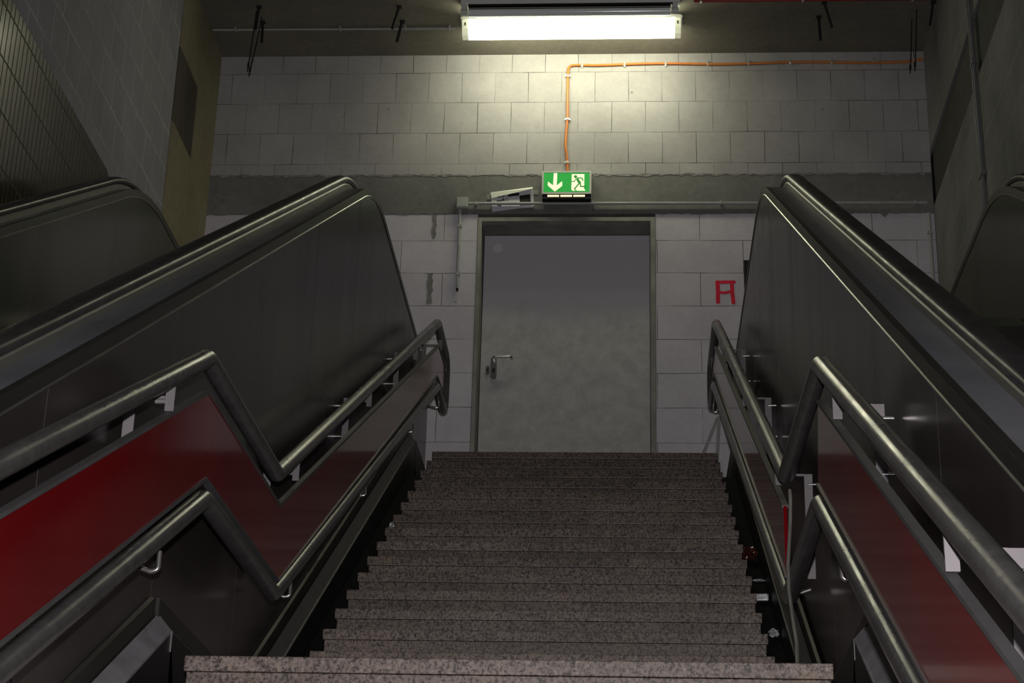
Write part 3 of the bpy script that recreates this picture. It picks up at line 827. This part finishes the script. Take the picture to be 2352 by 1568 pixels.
pr = [(TY+.036*math.cos(a), TZ+.004+.034*math.sin(a)) for a in [PI*k/12 for k in range(13)]]
pr2 = [(TY+.0335*math.cos(a), TZ+.003+.032*math.sin(a)) for a in [PI*k/12 for k in range(12, -1, -1)]]
prism_x(bm, pr+pr2, ox0+.055, ox1-.075); lbp('reflector', bm, M_mirror)
for a, b in ((ox0, ox0+.05), (ox1-.07, ox1-.02)):
    bm = bmesh.new(); box(bm, a+.006, b-.006, TY-.02, TY+.02, TZ+.01, ZC-.037, .003); tube(bm, [(a, TY, TZ), (b, TY, TZ)], .027, 16); lbp('tube_holder', bm, M_signbody, lb)
# ------------------------------------------------------------------ hangers under the ceiling
G = 'rods hanging from the ceiling'
def hanger(label, x0, y0, x1, z1, r=.011, wobble=0):
    h = thing('hanging_rod', label, 'rod', None, loc=(x0, y0, ZC))
    tubeobj('rod', [(0, 0, 0), (x1-x0, 0, z1-ZC)], r, M_wire, h, 8)
    boxobj('fixing_nut', -.018, .018, -.018, .018, -.012, -.001, M_wire, h, .003)
hanger('thick black stub hanging at the far left of the ceiling, the upper of two', -2.61, 11.10, -2.62, 6.90, .010)
hanger('thick black stub hanging at the far left of the ceiling, the lower of two', -2.62, 11.30, -2.615, 6.92, .010)
hanger('black slanted stub left of the lamps, upper of the pair', -1.615, 11.12, -1.655, 6.91, .011)
hanger('black slanted stub left of the lamps, lower of the pair', -1.615, 11.31, -1.645, 6.92, .011)
hanger('black slanted stub right of the lamps, upper of the pair', 1.355, 11.12, 1.40, 6.89, .010)
hanger('black upright stub right of the lamps, lower of the pair', 1.335, 11.30, 1.34, 6.90, .010)
hanger('short black stub in the right corner under the red pipe', 2.105, 11.12, 2.07, 6.90, .008)
def wire(label, x0, y0, x1, z1):
    h = thing('hanging_wire', label, 'wire', None, loc=(x0, y0, ZC))
    tubeobj('wire', [(0, 0, 0), ((x1-x0)*.45, 0, (z1-ZC)*.5), (x1-x0, 0, z1-ZC)], .0042, M_wire, h, 6)
    tubeobj('wire_sleeve', [((x1-x0)*.88, 0, (z1-ZC)*.86), ((x1-x0)*.93, 0, (z1-ZC)*.93)], .008, M_wire, h, 8)
wire('thin black wire hanging at the far left, the left one of two that meet', -2.64, 11.16, -2.665, 6.60)
wire('thin black wire hanging at the far left, the right one of two that meet', -2.615, 11.24, -2.672, 6.61)
wire('thin black wire hanging before the orange cable at right, left one of two', 1.99, 11.35, 1.955, 6.66)
wire('thin black wire hanging before the orange cable at right, right one of two', 2.005, 11.22, 1.965, 6.60)
rp = thing('red_pipe', 'thin red pipe crossing the top of the ceiling right of the lamps', 'pipe', loc=(.45, 11.04, ZC-.03))
tubeobj('pipe', [(0, 0, .0), (.9, 0, .0), (1.66, 0, 0)], .011, M_redpipe, rp, 10)
for x in (.05, .75, 1.5): boxobj('pipe_clip', x-.008, x+.008, -.013, .013, -.012, .03, M_clip, rp, .002)

# ------------------------------------------------------------------ graffiti, black strip, leaning strut, mortar smears
gf = bmesh.new()
def gst(pts, w):
    for (a, b) in zip(pts, pts[1:]):
        A_, B_ = Vector(a), Vector(b); t = (B_-A_).normalized(); nn = Vector((-t.y, t.x))*w/2
        prism_y(gf, [tuple(A_+nn), tuple(B_+nn), tuple(B_-nn), tuple(A_-nn)], YW-.0012-lay(), YW-.0004)
    for p in pts:
        prism_y(gf, [(p[0]+w/2*math.cos(2*PI*k/10), p[1]+w/2*math.sin(2*PI*k/10)) for k in range(10)], YW-.0012-lay(), YW-.0004)
gst([(.613, 5.258), (.732, 5.260)], .024)
gst([(.617, 5.258), (.620, 5.19), (.618, 5.11)], .029)
gst([(.716, 5.255), (.717, 5.19), (.724, 5.105)], .027)
gst([(.635, 5.182), (.665, 5.178), (.70, 5.186)], .020)
tag(link('graffiti_letter', gf, M_graf), 'red spray painted letter A on the block wall right of the door', 'graffiti')
bs = boxobj('wall_plate', .800, .92, YW-.03, YW-.001, 5.10, 5.415, M_black, None, .003)
tag(bs, 'narrow black plate on the back wall, half hidden behind the right escalator', 'plate')
sp = bmesh.new()
def bar(bm, a, b, w, d):
    a, b = Vector(a), Vector(b); t = (b-a).normalized(); nx = t.cross(Vector((0, 1, 0))).normalized()*w/2; ny = Vector((0, d/2, 0))
    vs = [bm.verts.new(p+s1*nx+s2*ny) for p in (a, b) for s1, s2 in ((-1, -1), (1, -1), (1, 1), (-1, 1))]
    for f in ((0, 1, 2, 3), (7, 6, 5, 4), (0, 4, 5, 1), (1, 5, 6, 2), (2, 6, 7, 3), (3, 7, 4, 0)): bm.faces.new([vs[i] for i in f])
stt = thing('steel_strut', 'two grey steel bars propped against the wall behind the right railing', 'strut', loc=(.55, YW-.06, Z1))
bar(sp, (-.185, 0, .005), (.05, .03, .62), .022, .012); link('leaning_bar', sp, M_strut, stt)
sp = bmesh.new(); bar(sp, (.02, -.02, .005), (.06, .0, .62), .024, .012); link('upright_bar', sp, M_strut, stt)
for i, (x, z0, z1, w, lab) in enumerate(((-1.373, 5.60, 5.785, .020, 'upper grey mortar smear on the blocks left of the door'), (-1.385, 5.095, 5.33, .026, 'lower grey mortar smear on the blocks left of the door'))):
    bm = bmesh.new(); pts = []; n = 14
    for k in range(n+1): pts.append((x-w*random.uniform(.45, 1.0), z0+(z1-z0)*k/n))
    for k in range(n, -1, -1): pts.append((x+w*random.uniform(.45, 1.0), z0+(z1-z0)*k/n))
    prism_y(bm, pts, YW-.003, YW-.0005)
    tag(link('mortar_smear', bm, M_smear), lab, 'mortar')

# ------------------------------------------------------------------ loose cable and litter
lcb = tubeobj('loose_cable', fillet([(.549, 6.06, 1.93), (.548, 6.03, 1.895), (.540, 5.98, 1.79), (.512, 5.8, 1.595), (.5035, 5.7, 1.49), (.495, 5.5, 1.3475), (.486, 5.3, 1.228), (.4675, 5.1, 1.122), (.455, 5.02, 1.0865), (.44, 4.95, 1.0865)], .2, 6), .0062, M_cable)
tag(lcb, 'grey loose cable dangling over the right railing down to the middle landing', 'cable')
def gut(y): 
    t = (y-(YFOOT-.25))/((Y1-.3)-(YFOOT-.25)); return ZLAND-.19+t*(Z1-.25-ZLAND+.19)
def crumple(name, x, y, r, mat, label, cat, flat=.8, dz=0, sx=1):
    bm = bmesh.new(); bmesh.ops.create_icosphere(bm, subdivisions=3, radius=r)
    for v in bm.verts:
        k = 1+random.uniform(-.38, .15); v.co = Vector((v.co.x*k*sx, v.co.y*k, v.co.z*k*flat))
    o = link(name, bm, mat); o.location = (x, y, gut(y)+r*flat*1.25+dz); return tag(o, label, cat)
crumple('crumpled_paper', .600, 7.56, .022, M_foil, 'crumpled ball of white paper in the right gutter, nearest the camera', 'litter')
crumple('crumpled_wrapper', .578, 8.64, .040, M_wrap, 'shiny brown wrapper lying in the right gutter, farthest up', 'litter', .9)
crumple('crumpled_paper', -1.207, 9.12, .020, M_foil, 'crumpled white paper at the left end of a step', 'litter', 1.3, .0)
bm = bmesh.new(); box(bm, -.038, .038, -.016, .016, -.016, .016, .006)
for v in bm.verts: v.co += Vector((random.uniform(-.002, .002), random.uniform(-.002, .002), random.uniform(-.003, .003)))
o = link('foil_packet', bm, M_foil); o.location = (.580, 8.03, gut(8.03)+.022); tag(o, 'flat silvery foil packet in the right gutter, above the paper ball', 'litter')
crumple('foil_scrap', .600, 8.33, .018, M_foil, 'thin torn foil scrap in the right gutter, below the brown wrapper', 'litter', .3, 0, 1.8)

# ------------------------------------------------------------------ light
# camera flash on the hot shoe
fl = bpy.data.lights.new('flash', 'SPOT'); fl.energy = 800; fl.color = (1.0, .955, .965)
fl.spot_size = math.radians(66); fl.spot_blend = 1.0; fl.shadow_soft_size = .025
fo = bpy.data.objects.new('flash', fl); C.objects.link(fo)
fm = mw.copy(); fm.translation = up*.16+fwd*.02; fo.matrix_world = fm @ Matrix.Rotation(math.radians(-5), 4, 'X')
w = bpy.data.worlds.new('world'); S.world = w; w.use_nodes = True
w.node_tree.nodes['Background'].inputs[0].default_value = (.62, .61, .72, 1)
w.node_tree.nodes['Background'].inputs[1].default_value = .03
S.view_settings.view_transform = 'Standard'; S.view_settings.look = 'None'
S.view_settings.exposure = 0; S.view_settings.gamma = 1; S.view_settings.use_curve_mapping = False
